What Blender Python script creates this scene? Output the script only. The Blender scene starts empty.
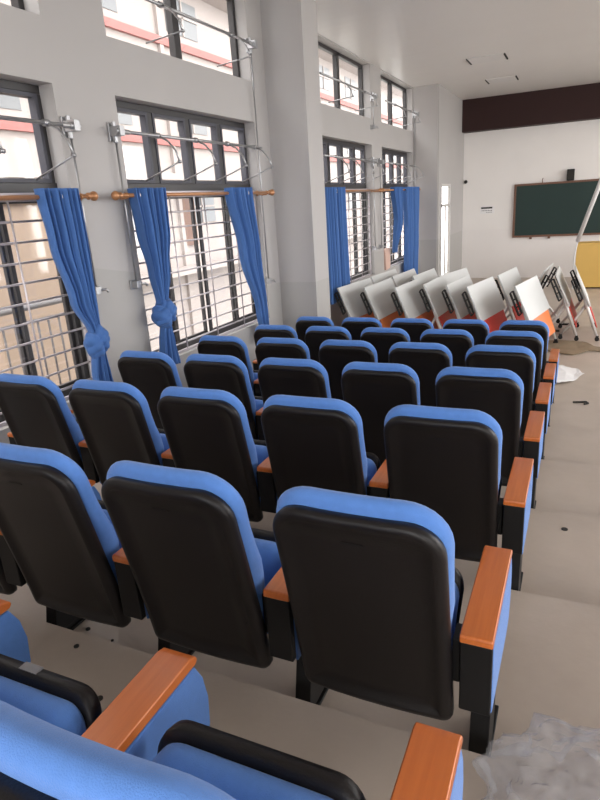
import bpy, bmesh, math, random
from math import sin, cos, pi, radians
from mathutils import Vector, Matrix
random.seed(7)
C = bpy.context.scene.collection

# ------------------------------------------------------------------ camera
F = (586 - 300, 186 - 400); L = (-1036 - 300, 293 - 400)
fpx = math.sqrt(-(F[0] * L[0] + F[1] * L[1]))
wy = Vector((F[0], F[1], fpx)).normalized()
wx = -Vector((L[0], L[1], fpx)).normalized()
wx = (wx - wy * wx.dot(wy)).normalized()
wz = wx.cross(wy)
if wz.y > 0: wz = -wz
right = Vector((wx.x, wy.x, wz.x)); down = Vector((wx.y, wy.y, wz.y)); fwd = Vector((wx.z, wy.z, wz.z))
CAMZ = 2.2
cd = bpy.data.cameras.new('camera'); cam = bpy.data.objects.new('camera', cd); C.objects.link(cam)
cd.sensor_fit = 'HORIZONTAL'; cd.sensor_width = 36; cd.lens = fpx / 600 * 36; cd.clip_start = 0.02; cd.clip_end = 300
m = Matrix.Identity(4)
for i in range(3):
    m[i][0] = right[i]; m[i][1] = -down[i]; m[i][2] = -fwd[i]
m[2][3] = CAMZ
cam.matrix_world = m
bpy.context.scene.camera = cam

# ------------------------------------------------------------------ materials
def mat(name, col, rough=.6, metal=0., spec=.5, noise=0., nscale=20., bump=0., bscale=60., coat=0., sheen=0.):
    M = bpy.data.materials.new(name); M.use_nodes = True
    nt = M.node_tree; b = nt.nodes['Principled BSDF']
    b.inputs['Base Color'].default_value = (*col, 1); b.inputs['Roughness'].default_value = rough
    b.inputs['Metallic'].default_value = metal; b.inputs['Specular IOR Level'].default_value = spec
    b.inputs['Coat Weight'].default_value = coat; b.inputs['Sheen Weight'].default_value = sheen
    tc = nt.nodes.new('ShaderNodeTexCoord')
    if noise:
        n = nt.nodes.new('ShaderNodeTexNoise'); n.inputs['Scale'].default_value = nscale; n.inputs['Detail'].default_value = 5
        nt.links.new(tc.outputs['Object'], n.inputs['Vector'])
        mr = nt.nodes.new('ShaderNodeMapRange'); mr.inputs['To Min'].default_value = 1 - noise; mr.inputs['To Max'].default_value = 1 + noise
        nt.links.new(n.outputs['Fac'], mr.inputs['Value'])
        h = nt.nodes.new('ShaderNodeHueSaturation'); h.inputs['Color'].default_value = (*col, 1)
        nt.links.new(mr.outputs[0], h.inputs['Value']); nt.links.new(h.outputs[0], b.inputs['Base Color'])
    if bump:
        n2 = nt.nodes.new('ShaderNodeTexNoise'); n2.inputs['Scale'].default_value = bscale; n2.inputs['Detail'].default_value = 4
        nt.links.new(tc.outputs['Object'], n2.inputs['Vector'])
        bp = nt.nodes.new('ShaderNodeBump'); bp.inputs['Strength'].default_value = bump; bp.inputs['Distance'].default_value = .01
        nt.links.new(n2.outputs['Fac'], bp.inputs['Height']); nt.links.new(bp.outputs[0], b.inputs['Normal'])
    return M

M_shell = mat('charcoal_plastic', (.0085, .0065, .0062), .42, spec=.32, noise=.1, nscale=8, bump=.12, bscale=260)
M_black = mat('black_plastic', (.008, .0075, .0075), .5, spec=.3)
M_blackmetal = mat('black_powder_coat', (.008, .0075, .0075), .5, spec=.25)
M_blue = mat('blue_fabric', (.100, .235, .60), .85, spec=.2, noise=.09, nscale=60, bump=.25, bscale=500, sheen=.25)
M_curtain = mat('blue_curtain_cloth', (.080, .185, .46), .8, spec=.2, noise=.07, nscale=12, bump=.1, bscale=300, sheen=.15)
nt = M_curtain.node_tree; tr = nt.nodes.new('ShaderNodeBsdfTranslucent'); tr.inputs[0].default_value = (.16, .34, .66, 1)
mx_ = nt.nodes.new('ShaderNodeMixShader'); mx_.inputs[0].default_value = .22; out = nt.nodes['Material Output']
nt.links.new(nt.nodes['Principled BSDF'].outputs[0], mx_.inputs[1]); nt.links.new(tr.outputs[0], mx_.inputs[2]); nt.links.new(mx_.outputs[0], out.inputs[0])
M_dark_tag = mat('sticker_grey', (.16, .15, .155), .4)
M_white = mat('white_laminate', (.58, .585, .575), .4)
M_edge = mat('white_edge_band', (.72, .72, .72), .4)
M_whitemetal = mat('silver_white_metal', (.62, .60, .58), .35, metal=.3)
M_orange = mat('orange_laminate', (.72, .20, .055), .45)
M_red = mat('red_laminate', (.60, .045, .03), .45)
M_galv = mat('galvanised_steel', (.42, .42, .43), .35, metal=.8, noise=.12, nscale=30)
M_steel = mat('stainless_tube', (.50, .46, .48), .4, metal=.4)
M_frame = mat('dark_window_frame', (.030, .027, .028), .42)
M_gasket = mat('rubber_seal', (.055, .055, .07), .5)
M_rod = mat('golden_brown_rod', (.42, .20, .09), .3, metal=.35)
M_ring = mat('curtain_eyelet', (.62, .58, .52), .3, metal=.6)
M_ceilpanel = mat('ceiling_light_cover', (.74, .73, .72), .5)
M_brown = mat('dark_brown_boxing', (.026, .0075, .0065), .6, spec=.3, noise=.15, nscale=6)
M_boardframe = mat('brown_board_frame', (.16, .075, .045), .5)
M_yellow = mat('ochre_panel', (.64, .40, .10), .5, noise=.05, nscale=5)
M_card = mat('brown_cardboard', (.21, .155, .095), .8, noise=.15, nscale=14)
M_film = mat('white_sheet', (.80, .79, .79), .5, noise=.05)
M_pink = mat('pale_pink_card', (.62, .42, .35), .7, noise=.08, nscale=8)
M_darkbit = mat('dark_rubber', (.02, .018, .016), .8)
M_outlet = mat('white_plastic', (.6, .6, .58), .4)

def wood():
    M = bpy.data.materials.new('orange_lacquered_wood'); M.use_nodes = True; nt = M.node_tree; b = nt.nodes['Principled BSDF']
    tc = nt.nodes.new('ShaderNodeTexCoord'); mp = nt.nodes.new('ShaderNodeMapping'); mp.inputs['Scale'].default_value = (90, 5, 90)
    n = nt.nodes.new('ShaderNodeTexNoise'); n.inputs['Scale'].default_value = 1; n.inputs['Detail'].default_value = 6
    r = nt.nodes.new('ShaderNodeValToRGB'); r.color_ramp.elements[0].position = .3; r.color_ramp.elements[0].color = (.52, .125, .020, 1)
    r.color_ramp.elements[1].position = .7; r.color_ramp.elements[1].color = (.60, .160, .030, 1)
    nt.links.new(tc.outputs['Object'], mp.inputs['Vector']); nt.links.new(mp.outputs[0], n.inputs['Vector'])
    nt.links.new(n.outputs['Fac'], r.inputs['Fac']); nt.links.new(r.outputs[0], b.inputs['Base Color'])
    b.inputs['Roughness'].default_value = .33; b.inputs['Coat Weight'].default_value = .25; b.inputs['Coat Roughness'].default_value = .2
    return M
M_wood = wood()

def wallmat(name, up, low, wains=True, flat=None):
    """two-tone painted plaster; the paint line drops with the steps of the floor"""
    M = bpy.data.materials.new(name); M.use_nodes = True; nt = M.node_tree; b = nt.nodes['Principled BSDF']
    g = nt.nodes.new('ShaderNodeNewGeometry'); s = nt.nodes.new('ShaderNodeSeparateXYZ'); nt.links.new(g.outputs['Position'], s.inputs[0])
    mr = nt.nodes.new('ShaderNodeMapRange'); mr.inputs['From Min'].default_value = 2.0; mr.inputs['From Max'].default_value = 6.7
    mr.inputs['To Min'].default_value = CAMZ - .05; mr.inputs['To Max'].default_value = 1.27
    nt.links.new(s.outputs['Y'], mr.inputs['Value'])
    lt = nt.nodes.new('ShaderNodeMath'); lt.operation = 'LESS_THAN'
    nt.links.new(s.outputs['Z'], lt.inputs[0])
    nt.links.new(mr.outputs[0], lt.inputs[1])
    mx = nt.nodes.new('ShaderNodeMix'); mx.data_type = 'RGBA'; mx.inputs['A'].default_value = (*up, 1); mx.inputs['B'].default_value = (*low, 1)
    nt.links.new(lt.outputs[0], mx.inputs['Factor'])
    n = nt.nodes.new('ShaderNodeTexNoise'); n.inputs['Scale'].default_value = 1.3; n.inputs['Detail'].default_value = 6
    nt.links.new(g.outputs['Position'], n.inputs['Vector'])
    m2 = nt.nodes.new('ShaderNodeMapRange'); m2.inputs['To Min'].default_value = .94; m2.inputs['To Max'].default_value = 1.05
    nt.links.new(n.outputs['Fac'], m2.inputs['Value'])
    h = nt.nodes.new('ShaderNodeHueSaturation'); nt.links.new(mx.outputs['Result'], h.inputs['Color']); nt.links.new(m2.outputs[0], h.inputs['Value'])
    nt.links.new(h.outputs[0], b.inputs['Base Color']); b.inputs['Roughness'].default_value = .6
    return M
M_wall = wallmat('two_tone_wall_paint_shaded', (.44, .42, .41), (.395, .38, .365))  # backlit dimness of the window wall is put into these tones
M_backwall = wallmat('back_wall_paint_brightened', (.83, .80, .775), (.82, .785, .765))  # brighter light on the back wall is put into the colour

def ceilmat():
    M = mat('ceiling_gloss_paint', (.75, .73, .71), .38, spec=.4, noise=.03, nscale=1)
    nt = M.node_tree; b = nt.nodes['Principled BSDF']
    tc = nt.nodes.new('ShaderNodeTexCoord'); mp = nt.nodes.new('ShaderNodeMapping'); mp.inputs['Scale'].default_value = (.5, 2.6, 1)
    n = nt.nodes.new('ShaderNodeTexNoise'); n.inputs['Scale'].default_value = 1; n.inputs['Detail'].default_value = 3
    bp = nt.nodes.new('ShaderNodeBump'); bp.inputs['Strength'].default_value = .35; bp.inputs['Distance'].default_value = .03
    nt.links.new(tc.outputs['Object'], mp.inputs[0]); nt.links.new(mp.outputs[0], n.inputs['Vector']); nt.links.new(n.outputs['Fac'], bp.inputs['Height'])
    nt.links.new(bp.outputs[0], b.inputs['Normal'])
    return M
M_ceil = ceilmat()

def floormat():
    M = bpy.data.materials.new('painted_cement_floor'); M.use_nodes = True; nt = M.node_tree; b = nt.nodes['Principled BSDF']
    tc = nt.nodes.new('ShaderNodeTexCoord')
    n = nt.nodes.new('ShaderNodeTexNoise'); n.inputs['Scale'].default_value = 1.6; n.inputs['Detail'].default_value = 8; n.inputs['Roughness'].default_value = .6
    r = nt.nodes.new('ShaderNodeValToRGB'); r.color_ramp.elements[0].position = .3; r.color_ramp.elements[0].color = (.38, .315, .262, 1)
    r.color_ramp.elements[1].position = .7; r.color_ramp.elements[1].color = (.47, .395, .335, 1)
    nt.links.new(tc.outputs['Object'], n.inputs['Vector']); nt.links.new(n.outputs['Fac'], r.inputs['Fac']); nt.links.new(r.outputs[0], b.inputs['Base Color'])
    b.inputs['Roughness'].default_value = .38
    n2 = nt.nodes.new('ShaderNodeTexNoise'); n2.inputs['Scale'].default_value = 35
    bp = nt.nodes.new('ShaderNodeBump'); bp.inputs['Strength'].default_value = .08; bp.inputs['Distance'].default_value = .01
    nt.links.new(tc.outputs['Object'], n2.inputs['Vector']); nt.links.new(n2.outputs['Fac'], bp.inputs['Height']); nt.links.new(bp.outputs[0], b.inputs['Normal'])
    return M
M_floor = floormat()

def glassmat(name, tint=(1, 1, 1), refl=.06):
    M = bpy.data.materials.new(name); M.use_nodes = True; nt = M.node_tree; nt.nodes.clear()
    o = nt.nodes.new('ShaderNodeOutputMaterial'); mx = nt.nodes.new('ShaderNodeMixShader'); t = nt.nodes.new('ShaderNodeBsdfTransparent')
    t.inputs[0].default_value = (*tint, 1); g = nt.nodes.new('ShaderNodeBsdfGlossy'); g.inputs['Roughness'].default_value = .05
    mx.inputs[0].default_value = refl
    nt.links.new(t.outputs[0], mx.inputs[1]); nt.links.new(g.outputs[0], mx.inputs[2]); nt.links.new(mx.outputs[0], o.inputs[0])
    return M
M_glass = glassmat('window_glass')

def plasticfilm():
    M = bpy.data.materials.new('clear_plastic_film'); M.use_nodes = True; nt = M.node_tree; nt.nodes.clear()
    o = nt.nodes.new('ShaderNodeOutputMaterial'); mx = nt.nodes.new('ShaderNodeMixShader'); t = nt.nodes.new('ShaderNodeBsdfTransparent')
    t.inputs[0].default_value = (.93, .93, .94, 1)
    p = nt.nodes.new('ShaderNodeBsdfPrincipled'); p.inputs['Base Color'].default_value = (.62, .62, .64, 1); p.inputs['Roughness'].default_value = .22
    p.inputs['Specular IOR Level'].default_value = .9
    mx.inputs[0].default_value = .17
    nt.links.new(t.outputs[0], mx.inputs[1]); nt.links.new(p.outputs[0], mx.inputs[2]); nt.links.new(mx.outputs[0], o.inputs[0])
    return M
M_plastic = plasticfilm()

def boardmat():
    M = mat('dark_green_board', (.020, .040, .036), .5, spec=.25, noise=.1, nscale=2)
    return M
M_board = boardmat()

# ------------------------------------------------------------------ helpers
def empty(name, loc=(0, 0, 0), rz=0):
    o = bpy.data.objects.new(name, None); C.objects.link(o); o.location = loc; o.rotation_euler = (0, 0, rz); o.empty_display_size = .1
    return o
def tag(o, label=None, cat=None, group=None, kind=None):
    if label: o['label'] = label
    if cat: o['category'] = cat
    if group: o['group'] = group
    if kind: o['kind'] = kind
    return o
def obj(name, bm, material, parent=None, smooth=False, bevel=0, seg=2):
    me = bpy.data.meshes.new(name); bmesh.ops.recalc_face_normals(bm, faces=bm.faces); bm.to_mesh(me); bm.free()
    for mm in (material if isinstance(material, (list, tuple)) else [material]): me.materials.append(mm)
    o = bpy.data.objects.new(name, me); C.objects.link(o)
    if parent: o.parent = parent
    if smooth:
        for p in me.polygons: p.use_smooth = True
    if bevel:
        md = o.modifiers.new('bevel', 'BEVEL'); md.width = bevel; md.segments = seg; md.limit_method = 'ANGLE'; md.angle_limit = radians(35)
        for p in me.polygons: p.use_smooth = True
        md.harden_normals = True
    return o
def box(bm, x0, x1, y0, y1, z0, z1, mi=0):
    v = [bm.verts.new((x, y, z)) for z in (z0, z1) for (x, y) in ((x0, y0), (x1, y0), (x1, y1), (x0, y1))]
    for f in ((0, 3, 2, 1), (4, 5, 6, 7), (0, 1, 5, 4), (1, 2, 6, 5), (2, 3, 7, 6), (3, 0, 4, 7)):
        bm.faces.new([v[i] for i in f]).material_index = mi
def boxbm(*a):
    bm = bmesh.new(); box(bm, *a); return bm
def tube(bm, pts, r, n=8, cap=True):
    pts = [Vector(p) for p in pts]; rings = []
    for i, p in enumerate(pts):
        d = (pts[min(i + 1, len(pts) - 1)] - pts[max(i - 1, 0)]).normalized()
        a = d.cross(Vector((0, 0, 1)));
        if a.length < .05: a = d.cross(Vector((0, 1, 0)))
        a.normalize(); b = d.cross(a).normalized()
        rr = r[i] if isinstance(r, (list, tuple)) else r
        rings.append([bm.verts.new(p + a * rr * cos(2 * pi * k / n) + b * rr * sin(2 * pi * k / n)) for k in range(n)])
    for A, B in zip(rings, rings[1:]):
        for k in range(n): bm.faces.new((A[k], A[(k + 1) % n], B[(k + 1) % n], B[k]))
    if cap: bm.faces.new(rings[0]); bm.faces.new(rings[-1])
def tubebm(pts, r, n=8):
    bm = bmesh.new(); tube(bm, pts, r, n); return bm
def prism(bm, pts, axis, a0, a1):
    """closed polygon extruded along an axis; pts are the two other coordinates"""
    def P(p, a):
        return {'x': (a, p[0], p[1]), 'y': (p[0], a, p[1]), 'z': (p[0], p[1], a)}[axis]
    A = [bm.verts.new(P(p, a0)) for p in pts]; B = [bm.verts.new(P(p, a1)) for p in pts]; n = len(pts)
    bm.faces.new(A); bm.faces.new(B)
    for i in range(n): bm.faces.new((A[i], A[(i + 1) % n], B[(i + 1) % n], B[i]))
def prismbm(*a):
    bm = bmesh.new(); prism(bm, *a); return bm
def rrect(hw_b, hw_t, z0, z1, rb, rt, n=7):
    """rounded trapezoid outline (x, z), counter-clockwise from bottom left corner"""
    out = []
    for cx, cz, r, a0 in ((-hw_b + rb, z0 + rb, rb, pi), (hw_b - rb, z0 + rb, rb, 1.5 * pi), (hw_t - rt, z1 - rt, rt, 0), (-hw_t + rt, z1 - rt, rt, .5 * pi)):
        for k in range(n + 1):
            a = a0 + (pi / 2) * k / n; out.append((cx + r * cos(a), cz + r * sin(a)))
    return out
def densify(o, m=5, n=7):
    """extra points along the four straight sides of an rrect outline"""
    out = []
    for i, p in enumerate(o):
        q = o[(i + 1) % len(o)]; out.append(p)
        if i % (n + 1) == n:
            for k in range(1, m): out.append((p[0] + (q[0] - p[0]) * k / m, p[1] + (q[1] - p[1]) * k / m))
    return out
def loft(bm, loops, bend, mi=None):
    rings = [[bm.verts.new(bend(x, y, z)) for (x, z) in lp] for y, lp in loops]
    n = len(rings[0])
    for j, (A, B) in enumerate(zip(rings, rings[1:])):
        for k in range(n): bm.faces.new((A[k], A[(k + 1) % n], B[(k + 1) % n], B[k]))
    bm.faces.new(rings[0]); bm.faces.new(rings[-1])
def copy_tree(o, parent=None):
    c = o.copy(); C.objects.link(c)
    if parent: c.parent = parent
    for ch in [x for x in kids.get(o.name, [])]: copy_tree(ch, c)
    return c
kids = {}
def index_kids():
    kids.clear()
    for o in bpy.data.objects:
        if o.parent: kids.setdefault(o.parent.name, []).append(o)

# ------------------------------------------------------------------ room shell
ROWP, DROP, Y0 = .987, .1075, .32
def row_y(k): return .395 if k == 0 else Y0 + ROWP * k
def row_z(k): return .702 if k == 0 else max(0., .641 - DROP * k)
XL, XR, YB, YR, ZC = -3.5, 5.2, 17.1, -4.2, CAMZ + 2.22
nos = [(Y0 + ROWP * k + .10, row_z(k)) for k in range(0, 7)]; nos[1] = (1.35, row_z(1))   # tread k starts here
bm = bmesh.new()
prof = [(YR, row_z(0) + DROP)]
zprev = row_z(0) + DROP
for y, z in nos:
    prof += [(y, zprev), (y, z)]; zprev = z
prof += [(YB + .3, 0), (YB + .3, -.3), (YR, -.3)]
prism(bm, prof, 'x', XL - .3, XR + .3)
tag(obj('floor', bm, M_floor), kind='structure')
tag(obj('ceiling', boxbm(XL - .3, XR + .3, YR - .3, YB + .3, ZC, ZC + .2), M_ceil), kind='structure')
tag(obj('wall_back', boxbm(-3.2, XR + .3, YB, YB + .2, -.3, ZC), M_backwall), kind='structure')

WT = .22
# (y0, y1) of the four window bays; main window z 0.9..3.11, upper window z 3.52..4.4
BAYS = [(1.28, 3.62), (4.28, 6.64), (8.60, 11.0), (11.62, 13.92)]
ZM0, ZT, ZM1, ZU0, ZU1 = CAMZ - 1.33, CAMZ + .22, CAMZ + .93, CAMZ + 1.35, CAMZ + 2.2
def wall_with_openings(name, x0, x1, y0, y1, z0, z1, ops, material):
    """wall in the yz plane, built from solid blocks around its openings (sorted in y; each has stacked z spans)"""
    bm = bmesh.new(); y = y0
    for (a, b, spans) in ops:
        box(bm, x0, x1, y, a, z0, z1)
        z = z0
        for (s, e) in spans:
            box(bm, x0, x1, a, b, z, s); z = e
        if z < z1 - .001: box(bm, x0, x1, a, b, z, z1)
        y = b
    box(bm, x0, x1, y, y1, z0, z1)
    return tag(obj(name, bm, material), kind='structure')
wall_with_openings('wall_left', XL - WT, XL, YR, 14.0, -.3, ZC, [(a, b, [(ZM0, ZM1), (ZU0, ZU1)]) for a, b in BAYS], M_wall)
# thicker end of the left wall with a narrow glazed opening
wall_with_openings('wall_left_end', -3.01, -2.95, 14.0, YB, -.3, ZC, [(14.3, 15.35, [(.35, 2.45)])], M_wall)
# pillars
tag(obj('wall_pillar', boxbm(XL - .05, -3.0, 7.0, 7.45, -.3, ZC), M_wall), kind='structure')
tag(obj('wall_pillar', boxbm(XL - .05, -2.97, 13.96, 13.998, -.3, ZC), M_wall), kind='structure')
RWIN = (-2.6, 2.9, 5.7, 8.6, 11.5, 14.4)
# unseen side: the right wall and the wall behind, both with big openings added to light the room
wall_with_openings('wall_right', XR, XR + .2, YR, YB, -.3, ZC, [(y, y + 2.5, [(.95, 4.2)]) for y in RWIN], M_wall)
bm = bmesh.new()
box(bm, XL - WT, -2.4, YR - .2, YR, -.3, ZC); box(bm, 4.2, XR + .2, YR - .2, YR, -.3, ZC)
box(bm, -2.4, 4.2, YR - .2, YR, -.3, 1.5); box(bm, -2.4, 4.2, YR - .2, YR, 4.2, ZC)
tag(obj('wall_rear', bm, M_wall), kind='structure')
# brown boxing under the ceiling against the back wall
tag(obj('trim_1', boxbm(-2.95, XR, 16.75, YB, CAMZ + 1.48, ZC), M_brown), kind='structure')

# ------------------------------------------------------------------ windows in the left wall
def frame_ring(bm, x0, x1, y0, y1, z0, z1, w):
    box(bm, x0, x1, y0, y1, z0, z0 + w); box(bm, x0, x1, y0, y1, z1 - w, z1)
    box(bm, x0, x1, y0, y0 + w, z0 + w, z1 - w); box(bm, x0, x1, y1 - w, y1, z0 + w, z1 - w)
FX0, FX1 = XL - .20, XL - .13
for i, (a, b) in enumerate(BAYS):
    w = empty('window_%d' % (i + 1), (FX0, a, ZM0)); tag(w, kind='structure')
    inv = Vector(w.location)
    def wobj(name, bm, m_, par=w, **k):
        bmesh.ops.translate(bm, verts=bm.verts, vec=-inv); return obj(name, bm, m_, par, **k)
    bm = bmesh.new(); frame_ring(bm, FX0, FX1, a, b, ZM0, ZM1, .055); box(bm, FX0 - .0, FX1 + .012, a, b, ZT - .05, ZT + .05)
    wobj('window_frame', bm, M_frame, bevel=.004)
    n = 4; s = (b - a) / n
    for k in range(1, n):
        wobj('mullion', boxbm(FX0, FX1, a + s * k - .035, a + s * k + .035, ZT + .05, ZM1 - .055), M_frame, bevel=.004)
    for k in range(n):      # hinged sashes above the bar, each with its pane
        y0, y1 = a + s * k + .038, a + s * (k + 1) - .038
        bm = bmesh.new(); frame_ring(bm, FX0 + .01, FX1 + .006, y0, y1, ZT + .052, ZM1 - .057, .028); sa = wobj('sash', bm, M_gasket)
        bmp = boxbm(FX0 + .03, FX0 + .036, y0 + .02, y1 - .02, ZT + .075, ZM1 - .08); wobj('pane', bmp, M_glass, sa)
    # sliding sashes below, on two tracks and slid a little open, so their stiles stand in pairs
    for k, off in enumerate((0, -.05, .04, 0)):
        y0, y1 = a + s * k + .02 + off * s, a + s * (k + 1) + .05 + off * s
        y0 = max(y0, a + .05); y1 = min(y1, b - .05)
        x0 = FX0 + (.004 if k % 2 else .036); bm = bmesh.new(); frame_ring(bm, x0, x0 + .028, y0, y1, ZM0 + .055, ZT - .05, .036)
        sa = wobj('sliding_sash', bm, M_frame)
        wobj('pane', boxbm(x0 + .01, x0 + .016, y0 + .04, y1 - .04, ZM0 + .1, ZT - .09), M_glass, sa)
    u = empty('window_%d' % (i + 5), (FX0, a, ZU0)); tag(u, kind='structure'); inv = Vector(u.location)
    bm = bmesh.new(); frame_ring(bm, FX0, FX1, a, b, ZU0, ZU1, .05); box(bm, FX0, FX1, (a + b) / 2 - .05, (a + b) / 2 + .05, ZU0, ZU1)
    wobj('window_frame', bm, M_frame, u, bevel=.004)
    for y0, y1 in ((a + .05, (a + b) / 2 - .05), ((a + b) / 2 + .05, b - .05)):
        wobj('pane', boxbm(FX0 + .03, FX0 + .036, y0, y1, ZU0 + .05, ZU1 - .05), M_glass, u)
# narrow glazed opening near the back corner
w = empty('window_9', (-3.0, 14.3, .35)); tag(w, kind='structure')
bm = bmesh.new(); frame_ring(bm, 0, .06, 0, 1.05, 0, 2.1, .06); box(bm, 0, .06, 0, 1.05, 1.6, 1.66); box(bm, 0, .04, .60, .64, .06, 1.6); obj('window_frame', bm, M_whitemetal, w)
obj('pane', boxbm(.02, .026, .06, .94, .06, 2.04), M_glass, w)

# security grilles
GR_LABEL = ['steel security grille of horizontal bars behind the bunched-and-knotted curtain nearest the seats',
            'steel security grille between the knotted curtain and the straight tapering curtain',
            'steel security grille just past the wide wall pillar, beside one straight curtain',
            'steel security grille half covered by two curtains, above a pink box']
GR_LABEL[0] = 'steel bar grille with a long balcony railing visible behind it'
for i, (a, b) in enumerate(BAYS):
    g = empty('security_grille', (XL - .07, a, ZM0)); tag(g, GR_LABEL[i], 'window grille', 'security grilles in the lower windows')
    H = ZT - ZM0
    bm = bmesh.new(); frame_ring(bm, -.012, .012, .01, b - a - .01, .0, H - .02, .024); obj('grille_frame', bm, M_steel, g)
    nb = 11
    for k in range(nb):
        z = .09 + (H - .16) * k / (nb - 1); obj('grille_bar', tubebm([(0, .02, z), (0, b - a - .02, z)], .0085, 8), M_steel, g, smooth=True)
    for k in range(1, 4):
        y = (b - a) * k / 4 + .05; obj('upright_bar', tubebm([(.013, y, .02), (.013, y, H - .04)], .007, 8), M_steel, g, smooth=True)

# ------------------------------------------------------------------ curtain rods and curtains
RX, RZ = XL + .13, CAMZ + .16
def rod(y0, y1, label):
    r = empty('curtain_rod', (RX, y0, RZ)); tag(r, label, 'curtain rod', 'curtain rods'); ln = y1 - y0
    obj('pole', tubebm([(0, 0, 0), (0, ln, 0)], .016, 12), M_rod, r, smooth=True)
    for s, y in ((-1, 0), (1, ln)):
        prof = [(0, .017), (.012, .026), (.02, .026), (.03, .014), (.045, .02), (.06, .034), (.08, .036), (.097, .026), (.108, .006)]
        bm = bmesh.new(); tube(bm, [(0, y + s * p[0], 0) for p in prof], [p[1] for p in prof], 14); obj('finial', bm, M_rod, r, smooth=True)
        yb = y - s * .06
        bm = bmesh.new(); tube(bm, [(0, yb, -.02), (-.06, yb, -.022), (-.128, yb, 0)], .008, 8); tube(bm, [(-.129, yb, 0), (-.118, yb, 0)], .03, 12); tube(bm, [(0, yb - .012, 0), (0, yb + .012, 0)], .021, 12)
        obj('wall_bracket', bm, M_rod, r, smooth=True)
rod(1.0, 3.64, 'golden brown curtain rod holding the pale-edged knotted curtain')
rod(4.03, 6.62, 'golden brown curtain rod carrying one knotted and one tapering curtain')
rod(8.25, 10.98, 'golden brown curtain rod just past the wide pillar')
rod(11.25, 13.9, 'golden brown curtain rod above the pink box')

def interp(keys, t):
    for (t0, a), (t1, b) in zip(keys, keys[1:]):
        if t <= t1:
            f = (t - t0) / (t1 - t0); f = f * f * (3 - 2 * f); return [x + (y - x) * f for x, y in zip(a, b)]
    return list(keys[-1][1])
def cloth(bm, keys, ztop, zbot, folds, seed, nu=120, nt=44, xo=0.):
    """keys: t -> (centre y, width, fold depth, extra x)"""
    rnd = random.Random(seed); ph = [rnd.uniform(-.7, .7) for _ in range(5)]
    rows = []
    for j in range(nt + 1):
        t = j / nt; yc, w, am, ex = interp(keys, t); z = ztop + (zbot - ztop) * t; r = []
        for i in range(nu + 1):
            u = i / nu; q = 2 * pi * folds * u + ph[0] + .5 * sin(3 * u * pi + ph[1] + t * 1.5)
            x = RX + xo + ex + am * (sin(q) + .25 * sin(2.3 * q + ph[2]))
            y = yc + w * (u - .5) + am * .3 * sin(q * .5 + ph[3])
            r.append(bm.verts.new((x, y, z)))
        rows.append(r)
    for A, B in zip(rows, rows[1:]):
        for i in range(nu): bm.faces.new((A[i], A[i + 1], B[i + 1], B[i]))
def knot_mesh(c, r, h, seed):
    """two rolls of gathered cloth wound across one another, with creases running along the roll"""
    bm = bmesh.new(); bmesh.ops.create_icosphere(bm, subdivisions=5, radius=1)
    for v in bm.verts:
        p = v.co.copy(); d = p.z * .62 + p.y * .78; e = p.z * .78 - p.y * .62
        crease = abs(sin(5.2 * e + 1.2 * d + seed)) ** .6 if p.x > -.2 else .7
        groove = math.exp(-((d - .25 * e + .1) / .13) ** 2)
        k = .86 + .17 * crease - .20 * groove + .05 * sin(11 * d + seed)
        v.co = Vector((c[0] + p.x * r * k * .85, c[1] + p.y * r * k, c[2] + p.z * h * k + p.y * r * .2))
    return bm
def curtain(keys, z0, z1, folds, label, seed, knot=None, tail=None, rings=3, group='blue window curtains'):
    yc, w = keys[0][1][0], keys[0][1][1]
    root = empty('curtain', (0, 0, 0)); root.location = (RX, yc, z0); tag(root, label, 'curtain', group); off = -Vector(root.location)
    def fin(name, bm, mt, solid=True, par=root):
        bmesh.ops.translate(bm, verts=bm.verts, vec=off); o = obj(name, bm, mt, par, smooth=True)
        if solid: s = o.modifiers.new('thick', 'SOLIDIFY'); s.thickness = .004; s.offset = 0
        return o
    bm = bmesh.new(); cloth(bm, keys, z0, z1, folds, seed); fin('drape', bm, M_curtain)
    if knot:
        ky, kz, kr, kh = knot
        fin('knot', knot_mesh((RX + .03, ky, kz), kr, kh, seed), M_curtain, False)
        bm = bmesh.new(); tz0, tz1, tw, ty = tail
        cloth(bm, [(0, (ky, .10, .03, .03)), (.5, ((ky + ty) / 2, tw * .7, .035, .03)), (1, (ty, tw, .045, .03))], tz0, tz1, folds * .7, seed + 3, 48, 16)
        fin('tail', bm, M_curtain)
    for k in range(rings):
        y = yc + w * ((k + .35) / rings - .5) * .9
        bm = bmesh.new(); N, Mn = 18, 6
        R = []
        for i in range(N):
            a = 2 * pi * i / N; R.append([bm.verts.new((RX + (.029 + .0075 * cos(b_)) * cos(a), y + .0075 * sin(b_) + .012 * cos(a), RZ + (.029 + .0075 * cos(b_)) * sin(a))) for b_ in [2 * pi * q / Mn for q in range(Mn)]])
        for i in range(N):
            for q in range(Mn): bm.faces.new((R[i][q], R[(i + 1) % N][q], R[(i + 1) % N][(q + 1) % Mn], R[i][(q + 1) % Mn]))
        fin('eyelet', bm, M_ring, False)
zt = RZ + .055
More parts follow.
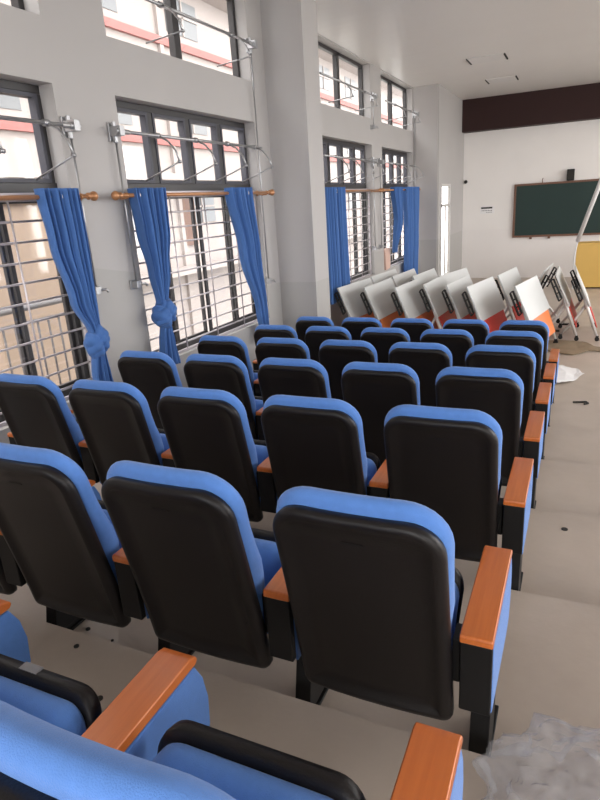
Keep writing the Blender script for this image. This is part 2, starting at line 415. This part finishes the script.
# first bay: drape gathered into a knot
curtain([(0, (3.37, .38, .055, 0)), (.35, (3.39, .36, .05, 0)), (.75, (3.42, .24, .045, .01)), (1, (3.46, .10, .03, .03))], zt, CAMZ - .84, 8,
        'blue curtain tied in a knot beside the window with the railing outside', 1, (3.46, CAMZ - .90, .105, .13), (CAMZ - .98, CAMZ - 1.35, .22, 3.44))
curtain([(0, (4.37, .46, .055, 0)), (.35, (4.38, .40, .055, 0)), (.7, (4.37, .26, .04, .01)), (1, (4.33, .12, .03, .03))], zt, CAMZ - .76, 8,
        'blue curtain tied in a round knot, hanging before the bare grey pier', 2, (4.33, CAMZ - .84, .125, .13), (CAMZ - .92, CAMZ - 1.32, .25, 4.31))
curtain([(0, (5.93, .52, .055, 0)), (.4, (6.06, .40, .05, 0)), (.8, (6.20, .20, .035, .01)), (1, (6.24, .13, .03, .01))], zt, CAMZ - 1.5, 8,
        'blue curtain tapering to a narrow untied end beside the thick wall pillar', 3)
curtain([(0, (8.72, .80, .05, 0)), (1, (8.76, .82, .055, 0))], zt, CAMZ - 1.45, 9,
        'straight hanging blue curtain partly behind the thick wall pillar', 4, rings=4)
curtain([(0, (12.15, .62, .05, 0)), (.5, (12.25, .42, .045, 0)), (1, (11.95, .16, .03, 0))], zt, CAMZ - 1.02, 6,
        'blue curtain narrowing above the pink box on the sill', 5)
curtain([(0, (13.28, 1.15, .05, 0)), (.5, (13.30, .95, .05, 0)), (1, (13.2, .85, .06, 0))], zt, CAMZ - 1.66, 9,
        'wide straight blue curtain at the last window before the corner', 6, rings=4)

# ------------------------------------------------------------------ window openers (hand-cranked rods)
def opener(y0, y1, z, arms, gear_y, crank_z, sash_z, label, wallx=XL, cranks=True):
    root = empty('window_opener', (wallx, gear_y, z)); tag(root, label, 'window opener', 'cranked window openers'); off = -Vector(root.location); X = XL + .09
    def fin(name, bm, mt=M_galv, par=root, **k):
        bmesh.ops.translate(bm, verts=bm.verts, vec=off); return obj(name, bm, mt, par, **k)
    bm = tubebm([(X, y0, z), (X, y1, z)], .014, 10); fin('drive_rod', bm, smooth=True)
    for ay in arms:
        bm = bmesh.new()
        P = [(X, ay, z), (X + .10, ay, z - .05), (X + .17, ay, z - .13), (X + .20, ay, z - .225)]
        tube(bm, P, .009, 8); tube(bm, [(X - .0, ay - .022, z), (X, ay + .022, z)], .024, 10)
        tube(bm, [P[-1], (XL - .10, ay, sash_z)], .0075, 8); tube(bm, [(X + .2, ay - .014, z - .225), (X + .2, ay + .014, z - .225)], .014, 8)
        fin('scissor_arm', bm, smooth=True)
    gs = 1 if gear_y > (y0 + y1) / 2 else -1
    bm = bmesh.new(); box(bm, XL, XL + .02, gear_y - .035, gear_y + .035, z - .07, z + .07); box(bm, XL + .02, X + .035, gear_y - .028, gear_y + .028, z - .035, z + .04)
    tube(bm, [(X, gear_y - .05, z), (X, gear_y + .05, z)], .026, 12); tube(bm, [(XL + .045, gear_y, z - .08), (XL + .045, gear_y, z + .075)], .018, 12)
    tube(bm, [(X - .0, gear_y - gs * .12, z), (X, gear_y - gs * .04, z)], .02, 10)
    fin('gear_box', bm, bevel=.003)
    bm = tubebm([(XL + .045, gear_y, z - .06), (XL + .045, gear_y, crank_z + .04)], .0085, 8); fin('drive_shaft', bm, smooth=True)
    bm = bmesh.new(); box(bm, XL, XL + .015, gear_y - .045, gear_y + .045, crank_z - .03, crank_z + .05); box(bm, XL + .015, XL + .075, gear_y - .032, gear_y + .032, crank_z - .02, crank_z + .04)
    tube(bm, [(XL + .06, gear_y + .02, crank_z + .01), (XL + .10, gear_y + .05, crank_z + .01), (XL + .10, gear_y + .07, crank_z - .01)], .012, 8)
    fin('crank_box', bm, bevel=.004)
def centres(a, b, n): return [a + (b - a) * (k + .5) / n for k in range(n)]
zr, zu = CAMZ + .645, CAMZ + 1.69
for bay, (y0, y1, gy, cz, lab) in zip(BAYS, [
        (1.2, 3.62, 3.67, CAMZ - .55, 'galvanised opener rod with gear box beside the pale-edged curtain'),
        (4.16, 6.58, 4.16, CAMZ - .57, 'galvanised opener with four elbow arms above the knotted curtain'),
        (8.5, 11.02, 10.93, CAMZ - .86, 'galvanised opener with arms over the straight single curtain'),
        (11.33, 13.85, 11.33, CAMZ - .86, 'galvanised opener with arms over the paired curtains')]):
    opener(y0, y1, zr, [y + .08 for y in centres(*bay, 4)], gy, cz, CAMZ + .29, lab)
for bay, (y0, y1, gy, cz, lab) in zip(BAYS[1:], [
        (4.2, 6.6, 6.60, CAMZ - .87, 'upper window opener whose long shaft drops beside the thick pillar'),
        (8.5, 10.95, 11.0, CAMZ + 1.2, 'upper window opener with two elbow arms just past the thick pillar'),
        (11.6, 13.92, 13.93, CAMZ - .8, 'upper window opener at the last high window before the corner')]):
    opener(y0, y1, zu, [y + .05 for y in centres(*bay, 2)], gy, cz, ZU0 + .08, lab)

# wall socket between window two and the pillar
s_ = empty('wall_socket', (XL, 6.55, CAMZ - 1.16)); tag(s_, 'small white wall socket low on the wall beside the tapering curtain', 'socket')
obj('cover_plate', boxbm(0, .012, -.045, .045, -.045, .045), M_outlet, s_, bevel=.003)
bm = bmesh.new(); [box(bm, .0115, .0135, y - .004, y + .004, z - .01, z + .01) for y, z in ((-.015, .012), (.015, .012), (0, -.018))]; obj('pin_holes', bm, M_darkbit, s_)

# ------------------------------------------------------------------ auditorium chairs
HA = .59
def yback(z): t = max(0, (z - .27) / .69); return .018 - .150 * t ** 1.12
def bend_s(x, y, z): return (x - .006, y + yback(z) + .22 * x * x, z)
def make_chair():
    root = empty('auditorium_chair', (0, 0, 0))
    # shell
    def S(d): return densify(rrect(.226 - d, .225 - d, .262 + d, .955 - d, max(.032 - d, .006), max(.092 - d, .02)))
    bm = bmesh.new()
    loft(bm, [(.034, S(.012)), (.028, S(.001)), (.012, S(0)), (.002, S(.003)), (-.006, S(.012)), (-.008, S(.022)), (-.007, S(.032)), (.001, S(.038)), (.002, S(.09)), (.002, S(.15)), (.002, S(.19))], bend_s)
    sh = obj('back_shell', bm, M_shell, root, smooth=True)
    bm = bmesh.new(); prism(bm, rrect(.030, .030, .870, .877, .005, .005, 3), 'y', .0, .006)
    for v in bm.verts: v.co = Vector(bend_s(v.co.x, v.co.y, v.co.z))
    obj('moulded_slot', bm, M_black, sh)
    bm = bmesh.new(); box(bm, -.185, .185, .0005, .004, .462, .466)
    for v in bm.verts: v.co = Vector(bend_s(v.co.x, v.co.y, v.co.z))
    obj('seam_line', bm, M_black, sh)
    # cushion
    def Q(d, e=0): return densify(rrect(.218 - d, .2345 - d, .40 + d, .995 - d + e, max(.05 - d, .01), max(.115 - d, .02)), 6)
    def bend_c(x, y, z):
        k = math.exp(-((z - .60) / .13) ** 2)
        f = 1 - .05 * max(0, min(1, (.66 - z) / .1))
        return (x * f - .006, y * (1 + .45 * k) + yback(z) + .30 * x * x, z)
    bm = bmesh.new()
    loft(bm, [(.024, Q(.045, -.01)), (.028, Q(.022)), (.036, Q(.008)), (.05, Q(.001)), (.058, Q(0)), (.070, Q(.004)), (.080, Q(.014)), (.088, Q(.03)), (.093, Q(.055)), (.096, Q(.1)), (.098, Q(.15)), (.099, Q(.2))], bend_c)
    obj('back_cushion', bm, M_blue, root, smooth=True)
    # tip-up seat, folded
    def tilt(x, y, z): return (x, y + .085 * (z - .3) / .3, z)
    def T(d): return densify(rrect(.186 - d, .198 - d, .29 + d, .588 - d, max(.05 - d, .01), max(.06 - d, .012)))
    bm = bmesh.new(); loft(bm, [(.118, T(.07)), (.124, T(.03)), (.136, T(.008)), (.155, T(0)), (.178, T(.002)), (.19, T(.012))], tilt)
    obj('seat_cushion', bm, M_blue, root, smooth=True)
    def T2(d): return densify(rrect(.190 - d, .205 - d, .295 + d, .600 - d, max(.05 - d, .01), max(.06 - d, .012)))
    bm = bmesh.new(); loft(bm, [(.186, T2(.012)), (.190, T2(.001)), (.200, T2(0)), (.216, T2(.003)), (.225, T2(.012)), (.228, T2(.05)), (.228, T2(.12))], tilt)
    obj('seat_pan', bm, M_shell, root, smooth=True)
    bm = bmesh.new(); tube(bm, [(-.236, .19, .345), (.236, .19, .345)], .018, 10); obj('pivot_bar', bm, M_blackmetal, root, smooth=True)
    for s in (-1, 1): obj('hinge_plate', boxbm(min(s * .214, s * .2365), max(s * .214, s * .2365), .03, .10, .41, .55), M_black, root, bevel=.004)
    stand(root, 1)
    return root
def stand(root, s):
    """armrest with its upholstered side panels, leg and foot on side s of the chair"""
    X = lambda a, b: (min(s * a, s * b), max(s * a, s * b))
    bm = bmesh.new(); prism(bm, [(-.002, .568), (-.002, .586), (.004, .592), (.43, .597), (.452, .590), (.458, .58), (.45, .570)], 'x', *X(.2375, .3225))
    obj('armrest', bm, M_wood, root, bevel=.006, seg=3)
    bm = bmesh.new(); prism(bm, [(.004, .568), (.43, .570), (.44, .36), (.40, .335), (.012, .348)], 'x', *X(.2475, .3125))
    box(bm, *X(.2395, .3205), .001, .026, .350, .5685)
    sp = obj('side_panel', bm, M_blackmetal, root, bevel=.004)
    for a, b in ((.3125, .3225), (.2375, .2475)):
        pts = [(.022, .564), (.445, .567), (.468, .52), (.478, .46), (.472, .39), (.445, .335), (.38, .322), (.03, .334)]
        bm = bmesh.new(); prism(bm, pts, 'x', *X(a, b)); obj('fabric_panel', bm, M_blue, sp, bevel=.0045, seg=3)
    bm = bmesh.new(); prism(bm, [(.17, .345), (.31, .345), (.30, .25), (.25, .035), (.108, .035), (.15, .22)], 'x', *X(.252, .308))
    obj('leg', bm, M_blackmetal, root, bevel=.004)
    bm = bmesh.new(); box(bm, *X(.25, .31), .112, .40, 0, .012); prism(bm, [(.125, .012), (.34, .012), (.33, .05), (.13, .045)], 'x', *X(.262, .298))
    obj('foot', bm, M_blackmetal, root, bevel=.003)

chair0 = make_chair(); index_kids()
chair_end = copy_tree(chair0); stand(chair_end, -1); index_kids()
ROW_W = ['seventh', 'sixth', 'fifth', 'fourth', 'third', 'second', 'first']
SEAT_W = ['aisle seat', 'second seat from the aisle', 'third seat from the aisle', 'fourth seat from the aisle', 'window-end seat']
used = {'a': False, 'b': False}
for k in range(7):
    for i in range(5):
        if (k == 0 and i > 2): continue
        if k == 1 and i == 4: continue
        src, key = (chair_end, 'b') if i == 4 else (chair0, 'a')
        o = src if not used[key] else copy_tree(src); used[key] = True
        o.location = (-.45 - {0: .563, 1: .572, 2: .566}.get(k, .56) * i, row_y(k), row_z(k))
        tag(o, 'blue auditorium chair, %s, %s row from the tables' % (SEAT_W[i], ROW_W[k]), 'chair', 'auditorium chairs in stepped rows')
# sticker on the seat pan of one chair in the last row
st = next(o for o in bpy.data.objects if o.name.startswith('auditorium_chair') and 'label' in o and 'second seat from the aisle, seventh' in o['label'])
bm = boxbm(-.01, .04, .279, .300, .5985, .6012)
obj('care_sticker', bm, M_dark_tag, st)

# ------------------------------------------------------------------ folding tables at the back
def make_table(panel_mat):
    root = empty('folding_table', (0, 0, 0)); Ln = 1.12
    # top: slanted plane in xz from (0,1.0) down to (.215,.53)
    top = [(0, 1.0), (.215, .53), (.195, .521), (-.02, .991)]
    obj('tabletop', prismbm(top, 'y', 0, Ln), M_white, root, bevel=.003)
    # modesty panel continuing the slant below the top
    mp_ = [(.19, .56), (.33, .20), (.318, .195), (.178, .555)]
    obj('modesty_panel', prismbm(mp_, 'y', .09, Ln - .09), panel_mat, root, bevel=.002)
    for y in (.02, Ln - .05):
        bm = bmesh.new()
        # ladder-shaped black bracket under the top at each end
        a, b, c, d = (-.005, .93), (.125, .64), (-.07, .90), (.06, .60)
        tube(bm, [(a[0] - .03, y, a[1]), (b[0] - .03, y, b[1])], .015, 6); tube(bm, [(c[0] - .0, y, c[1]), (d[0] - .0, y, d[1])], .015, 6)
        for t in (0, .33, .66, 1):
            tube(bm, [(a[0] - .03 + (b[0] - a[0]) * t, y, a[1] + (b[1] - a[1]) * t), (c[0] + (d[0] - c[0]) * t, y, c[1] + (d[1] - c[1]) * t)], .010, 6)
        obj('folding_bracket', bm, M_black, root)
    obj('cross_beam', tubebm([(.06, .04, .66), (.06, Ln - .04, .66)], .02, 8), M_whitemetal, root, smooth=True)
    for y in (.06, Ln - .06):
        bm = bmesh.new(); tube(bm, [(.09, y, .74), (.20, y, .42), (.33, y, .075)], [.026, .024, .018], 8); lg = obj('leg', bm, M_whitemetal, root, smooth=True)
        caster(.335, y, lg)
        y += .09 if y < .5 else -.09
        bm = bmesh.new(); tube(bm, [(.16, y, .54), (.02, y, .30), (-.16, y, .075)], [.024, .022, .018], 8); lg = obj('leg', bm, M_whitemetal, root, smooth=True)
        caster(-.165, y, lg)
    return root
def caster(x, y, par):
    bm = bmesh.new(); tube(bm, [(x, y - .018, .032), (x, y - .006, .032)], .032, 12); tube(bm, [(x, y + .006, .032), (x, y + .018, .032)], .032, 12)
    tube(bm, [(x, y - .02, .032), (x, y + .02, .032)], .008, 6); box(bm, x - .02, x + .02, y - .022, y + .022, .055, .082); obj('caster', bm, M_black, par)
tabO = make_table(M_orange); tabR = make_table(M_red); index_kids()
TAB = [  # x, y, yaw(deg), red?, label
    (-3.23, 8.36, -7, 0, 'white folding table with orange panel standing against the thick wall pillar'),
    (-2.82, 8.36, -4, 0, 'white folding table with bright orange panel, between the pillar table and the salmon panel table'),
    (-2.36, 8.36, -5, 0, 'white folding table with orange panel below the wide straight blue curtain'),
    (-2.02, 8.66, -3, 1, 'white folding table seen nearly edge-on with a large black bracket, below the narrow tall window'),
    (-1.68, 8.58, -6, 1, 'white folding table with pinkish red panel, below the small wall notice'),
    (-1.37, 8.40, -10, 1, 'white folding table with broad red panel, between edge-on tables'),
    (-.755, 8.46, -10, 0, 'white folding table with orange panel beside the aisle'),
    (-3.12, 9.62, -5, 0, 'white folding table in the second line, nearest the window wall'),
    (-2.42, 9.62, -5, 0, 'white folding table in the second line, its top corner standing highest before the wide curtain'),
    (-2.76, 9.62, -4, 1, 'white folding table in the second line, below the pink box'),
    (-2.00, 9.62, -12, 1, 'white folding table in the second line, under the narrow tall window'),
    (-1.11, 9.60, -8, 1, 'white folding table in the second line, below the gap between notice and green board'),
    (-.30, 9.66, 0, 1, 'folding table seen edge-on with long slanted leg, just beyond the cardboard sheet'),
    (-.02, 9.66, 2, 1, 'folding table seen edge-on beside the ochre lectern panel'),
    (-.42, 11.2, 176, 1, 'folding table turned to show its black underside and square red panel'),
]
used = {0: False, 1: False}
for x, y, a, r, lab in TAB:
    src = (tabO, tabR)[r]; o = src if not used[r] else copy_tree(src); used[r] = True
    o.location = (x, y, 0); o.rotation_euler = (0, 0, radians(a)); tag(o, lab, 'table', 'white flip-top folding tables')

# ------------------------------------------------------------------ back wall: board, speaker, notice, sensor, lectern, pole
bx0, bx1, bz0, bz1 = -1.66, 2.6, CAMZ - 1.165, CAMZ + .15
b_ = empty('green_board', (bx0, YB, bz0)); tag(b_, 'large dark green writing board in a thin brown frame on the back wall', 'board')
W, H = bx1 - bx0, bz1 - bz0
obj('writing_surface', boxbm(.04, W - .04, -.045, -.002, .04, H - .04), M_board, b_)
bm = bmesh.new(); box(bm, 0, W, -.07, 0, 0, .05); box(bm, 0, W, -.07, 0, H - .05, H); box(bm, 0, .05, -.07, 0, .05, H - .05); box(bm, W - .05, W, -.07, 0, .05, H - .05)
obj('board_frame', bm, M_boardframe, b_, bevel=.005)
for x in (.42, .86): obj('tray_bracket', boxbm(x, x + .06, -.06, 0, -.05, 0), M_boardframe, b_)
sp = empty('speaker', (-.36, YB, bz1 + .005)); tag(sp, 'small black box speaker on the wall above the green board', 'speaker')
obj('speaker_case', boxbm(-.085, .085, -.16, 0, 0, .26), M_black, sp, bevel=.008)
obj('speaker_grille', boxbm(-.07, .07, -.168, -.161, .02, .24), M_darkbit, sp)
n_ = empty('wall_notice', (-2.32, YB, CAMZ - .44)); tag(n_, 'small white wall notice with a black bar on top, beside the green board', 'notice')
sg = obj('notice_plate', boxbm(-.18, .18, -.012, 0, -.09, .09), M_film, n_)
obj('black_header', boxbm(-.155, .13, -.0135, -.0122, .035, .078), M_darkbit, sg)
for z0, z1, x0, n in ((-.02, .0, -.14, 7), (-.062, -.048, -.02, 4)):
    bm = bmesh.new()
    for k in range(n): box(bm, x0 + k * .04, x0 + .025 + k * .04, -.0135, -.0122, z0, z1)
    box(bm, x0, x0 + n * .04 - .015, -.0132, -.0122, z0 + .004, z0 + .007)
    obj('printed_line', bm, M_dark_tag, sg)
sn = empty('wall_sensor', (-2.88, YB, CAMZ + .30)); tag(sn, 'small round dark sensor on the white wall near the corner', 'sensor')
obj('sensor_base', tubebm([(0, 0, 0), (0, -.04, 0)], .05, 16), M_outlet, sn); obj('sensor_eye', tubebm([(0, -.04, 0), (0, -.07, -.01), (0, -.085, -.012)], [.045, .04, .02], 16), M_darkbit, sn, smooth=True)
hk = empty('cable_stub', (-1.0, YB, bz1)); tag(hk, 'thin cable stub rising from the top edge of the green board', 'cable'); obj('cable', tubebm([(0, -.03, 0), (0, -.03, .07), (.01, -.03, .11)], .01, 6), M_boardframe, hk)

# ochre lectern standing on the floor in front of the board
lt = empty('lectern', (0, 15.05, 0)); tag(lt, 'ochre yellow lectern with a cut-off lower corner below the green board', 'lectern')
bm = bmesh.new(); prism(bm, [(-.06, 1.0), (-.09, .93), (-.09, .55), (.12, .03), (1.0, .03), (1.0, 1.0)], 'y', 0, .5); obj('lectern_body', bm, M_yellow, lt, bevel=.006)
obj('lectern_plinth', boxbm(.16, .96, .04, .46, 0, .03), M_brown, lt)
pl = empty('leaning_pole', (-.08, 14.85, 0)); tag(pl, 'long white pole leaning across the green board', 'pole')
obj('pole_tube', tubebm([(.0, 0, 1.06), (.33, -.35, 2.2), (.95, -.95, 4.39)], .045, 10), M_edge, pl, smooth=True)
obj('pole_foot', tubebm([(-.03, .06, .01), (-.045, .06, .7), (.0, 0, 1.06)], .016, 8), M_edge, pl, smooth=True)

# ------------------------------------------------------------------ ceiling lights
for cy, lab, x0, x1 in ((12.15, 'white flush ceiling light further from the brown boxing', -2.04, -1.42), (14.5, 'white flush ceiling light next to the brown boxing', -2.05, -1.46)):
    c = empty('ceiling_light', ((x0 + x1) / 2, cy, ZC)); tag(c, lab, 'ceiling light', 'flush ceiling lights'); h = (x1 - x0) / 2
    obj('light_cover', boxbm(-h, h, -.26, .26, -.012, 0), M_ceilpanel, c, bevel=.01)
    for s in (-1, 1): obj('end_cap', boxbm(s * h - .012, s * h + .012, -.25, .25, -.02, -.001), M_darkbit, c)

# ------------------------------------------------------------------ things lying about
pk = empty('pink_box', (XL - .02, 11.82, ZM0)); tag(pk, 'pale pink rolled card box standing on the window sill between two blue curtains', 'box')
bm = bmesh.new(); prism(bm, rrect(.15, .16, 0, .40, .02, .05, 4), 'x', 0, .09); pk_o = obj('box_body', bm, M_pink, pk, bevel=.01)
pk.rotation_euler = (radians(4), 0, 0); pk.location.x = XL - .06
obj('box_lid', boxbm(-.001, .091, -.162, .162, .33, .345), M_pink, pk)

def sheet(name, label, cat, pts, z, th, material, crumple=.0, seed=1):
    """flat irregular sheet with real thickness lying on the floor"""
    cx = sum(p[0] for p in pts) / len(pts); cy = sum(p[1] for p in pts) / len(pts); bm = bmesh.new()
    A = [bm.verts.new((x - cx, y - cy, 0)) for x, y in pts]; f = bm.faces.new(A)
    bmesh.ops.triangulate(bm, faces=[f]); bmesh.ops.subdivide_edges(bm, edges=bm.edges, cuts=4, use_grid_fill=True)
    rnd = random.Random(seed)
    for v in bm.verts: v.co.z = .004 + crumple * abs(sin(9 * v.co.x + seed) * cos(11 * v.co.y + 2 * seed)) + crumple * .3 * rnd.random()
    bm.normal_update(); r = bmesh.ops.extrude_face_region(bm, geom=list(bm.faces))
    for v in [g for g in r['geom'] if isinstance(g, bmesh.types.BMVert)]: v.co.z += th
    o = obj(name, bm, material); o.location = (cx, cy, z); return tag(o, label, cat)
sheet('cardboard_sheet', 'brown cardboard sheet lying flat on the floor near the slanted table leg', 'cardboard',
      [(-.50, 9.55), (-.40, 9.10), (-.22, 8.86), (.0, 8.80), (.12, 8.92), (.20, 9.08), (.42, 9.05), (.50, 9.22), (.30, 9.30), (.12, 9.60), (-.2, 9.66)], 0, .012, M_card, .012, 3)
sheet('white_film_sheet', 'crumpled white packing sheet on the floor of the aisle beside the second row', 'packing sheet',
      [(-.4, 8.20), (-.10, 8.18), (.06, 8.05), (.15, 7.82), (.02, 7.5), (-.12, 7.35), (-.4, 7.38)], 0, .004, M_film, .03, 5)
for i, (x, y, z, r, lab) in enumerate([
        (-1.59, 1.285, row_z(0), .010, 'small dark bolt hole far from any armrest on the step of the last row'),
        (-1.33, 1.12, row_z(0), .011, 'small dark bolt hole beside the wooden armrest of the last row'),
        (-1.80, 1.53, row_z(1), .010, 'small dark bolt hole beside a chair foot of the sixth row'),
        (-1.65, 1.51, row_z(1), .006, 'tiny dark bolt hole on the bright step under the sixth row'),
        (.03, 3.19, row_z(2), .017, 'dark round bolt hole alone on the aisle step beside the fifth row')]):
    bm = bmesh.new(); tube(bm, [(0, 0, -.001), (0, 0, .003)], r, 12); o = obj('bolt_hole', bm, M_darkbit); o.location = (x, y, z + .001); tag(o, lab, 'bolt hole')
o = obj('wire_scrap', tubebm([(-.09, 0, .008), (-.03, .01, .01), (.04, .03, .012), (.06, -.01, .01), (.02, -.05, .010)], .010, 6), M_darkbit); o.location = (.13, 6.72, 0); tag(o, 'short bent scrap of dark wire on the aisle floor', 'wire scrap')
o = obj('wire_offcut', tubebm([(-.04, 0, .006), (0, .01, .008), (.04, -.01, .006)], .009, 6), M_darkbit); o.location = (-.05, 4.35, row_z(4)); tag(o, 'tiny dark offcut on the floor beside the aisle chair of the fourth row', 'offcut')
for x, y, lab in ((-.33, 10.35, 'short black bar lying on the floor beneath the edge-on tables'), (-.1, 10.9, 'black scrap of bar on the floor near the lectern')):
    o = obj('metal_bar', boxbm(-.11, .11, -.03, .03, 0, .025), M_black, bevel=.003); o.location = (x, y, 0); o.rotation_euler = (0, 0, .1); tag(o, lab, 'metal bar')

# crumpled clear plastic bag on the aisle step in the foreground
bm = bmesh.new(); bmesh.ops.create_icosphere(bm, subdivisions=6, radius=1)
from mathutils import noise as mn
for v in bm.verts:
    p = v.co.copy(); q = p * 2.1
    n1 = mn.noise(q); n2 = mn.noise(q * 2.2 + Vector((3, 1, 2))); n3 = 1 - abs(mn.noise(q * 3.1 + Vector((7, 2, 5)))) * 2
    n4 = 1 - abs(mn.noise(q * 5.5 + Vector((1, 9, 4)))) * 2
    k = .90 + .26 * n1 + .10 * n2 + .05 * n3; kz = .9 + .30 * n1 + .22 * n2 + .16 * n3 + .07 * n4
    v.co = Vector((p.x * .31 * k, p.y * .21 * k, max(.0, p.z * .15 * kz + .06)))
bag = obj('plastic_bag', bm, M_plastic, smooth=True); bag.location = (.17, 1.24, row_z(0) + .002)
tag(bag, 'crumpled clear plastic bag lying on the step beside the aisle chair', 'plastic bag')

# ------------------------------------------------------------------ outside
gm = mat('outside_ground_paving', (.35, .35, .33), .9)
tag(obj('ground', boxbm(-60, 60, -60, 60, -4.3, -4.2), gm), kind='structure')
M_bw = mat('cream_render', (.30, .262, .245), .9, noise=.03, nscale=2)
M_bpeach = mat('peach_render', (.29, .22, .17), 1, spec=.05)
M_bred = mat('red_band_paint', (.27, .10, .09), .8)
M_bbrown = mat('brown_louvre_paint', (.13, .075, .055), .8)
M_bglass = mat('dark_blue_glazing', (.10, .105, .11), .3)
B = empty('school_building', (-17, 12, -4.2)); tag(B, 'cream building with red bands across the yard outside the windows', 'building')
obj('building_wall', boxbm(-6, 0, -34, 52, 0, 20.5), M_bw, B)
obj('brown_louvre', boxbm(0, .1, 12.2, 13.3, 4.9, 7.0), M_bbrown, B)
for k in range(1, 5):
    z = 4.0 * k
    if k > 1: obj('red_band', boxbm(0, .18, -34, 52, z + 1.25, z + 1.55), M_bred, B)
    obj('floor_slab', boxbm(0, 1.1, -34, 52, z - .25, z), M_bw, B)
    for j in range(15):
        y = -32 + j * 5.6
        wn = obj('window_glazing', boxbm(-.02, .04, y, y + 2.4, z + 1.9, z + 3.3), M_bglass, B)
        bm = bmesh.new(); box(bm, .03, .09, y + 1.15, y + 1.25, z + 1.9, z + 3.3); box(bm, .03, .09, y, y + 2.4, z + 2.6, z + 2.68); obj('glazing_bar', bm, M_bw, wn)
for j in range(12): obj('downpipe', boxbm(0, .15, -30 + j * 7, -29.75 + j * 7, 0, 20), M_bw, B)
BL = empty('peach_annex', (-9.5, 0, -4.2)); tag(BL, 'peach-coloured stair block standing outside behind the metal railing', 'building')
obj('annex_wall', boxbm(-3, 0, 7.5, 11.2, 0, 6.75), M_bpeach, BL); obj('annex_roof', boxbm(-3.1, .1, 7.4, 11.3, 6.75, 6.85), M_bw, BL)
R_ = empty('balcony_railing', (-5.9, 2.2, 0)); tag(R_, 'grey metal balcony railing with thin balusters outside the window', 'railing')
M_rail = mat('painted_railing', (.12, .11, .11), .5)
obj('balcony_slab', boxbm(-.3, 2.1, -5, 5.2, -.35, -.05), M_bw, R_)
bm = bmesh.new(); tube(bm, [(0, -5, 1.25), (0, 5, 1.25)], .035, 8); obj('handrail', bm, M_rail, R_, smooth=True)
bm = bmesh.new(); tube(bm, [(0, -5, 1.08), (0, 5, 1.08)], .018, 6); tube(bm, [(0, -5, .08), (0, 5, .08)], .018, 6); obj('railing_rail', bm, M_rail, R_, smooth=True)
for k in range(61):
    y = -5 + k * 10 / 60; obj('baluster', tubebm([(0, y, .08), (0, y, 1.08)], .013, 6), M_rail, R_, smooth=True)

# ------------------------------------------------------------------ light
wd = bpy.data.worlds.new('overcast_sky'); bpy.context.scene.world = wd; wd.use_nodes = True
bg = wd.node_tree.nodes['Background']; bg.inputs[0].default_value = (1, .992, .985, 1); bg.inputs[1].default_value = 1.0
def portal(loc, rot, sx, sy, name='daylight_portal'):
    l = bpy.data.lights.new(name, 'AREA'); l.shape = 'RECTANGLE'; l.size = sx; l.size_y = sy; l.cycles.is_portal = True
    o = bpy.data.objects.new(name, l); C.objects.link(o); o.location = loc; o.rotation_euler = rot; return o
for a, b in BAYS:
    portal((XL - WT - .01, (a + b) / 2, (ZM0 + ZM1) / 2), (0, radians(-90), 0), ZM1 - ZM0, b - a)
    portal((XL - WT - .01, (a + b) / 2, (ZU0 + ZU1) / 2), (0, radians(-90), 0), ZU1 - ZU0, b - a)
for y in RWIN: portal((XR + .21, y + 1.25, 2.575), (0, radians(90), 0), 3.25, 2.5)
portal((.9, YR - .21, 2.85), (radians(90), 0, 0), 6.6, 2.7)
portal((-3.32, 14.75, 1.4), (0, radians(-90), 0), 2.1, 1.0)
vs = bpy.context.scene.view_settings
vs.view_transform = 'Standard'; vs.look = 'None'; vs.gamma = 1; vs.use_curve_mapping = False; vs.exposure = 2.78
bpy.context.scene.cycles.max_bounces = 8; bpy.context.scene.cycles.diffuse_bounces = 5; bpy.context.scene.cycles.transparent_max_bounces = 24
bpy.context.scene.cycles.use_denoising = True
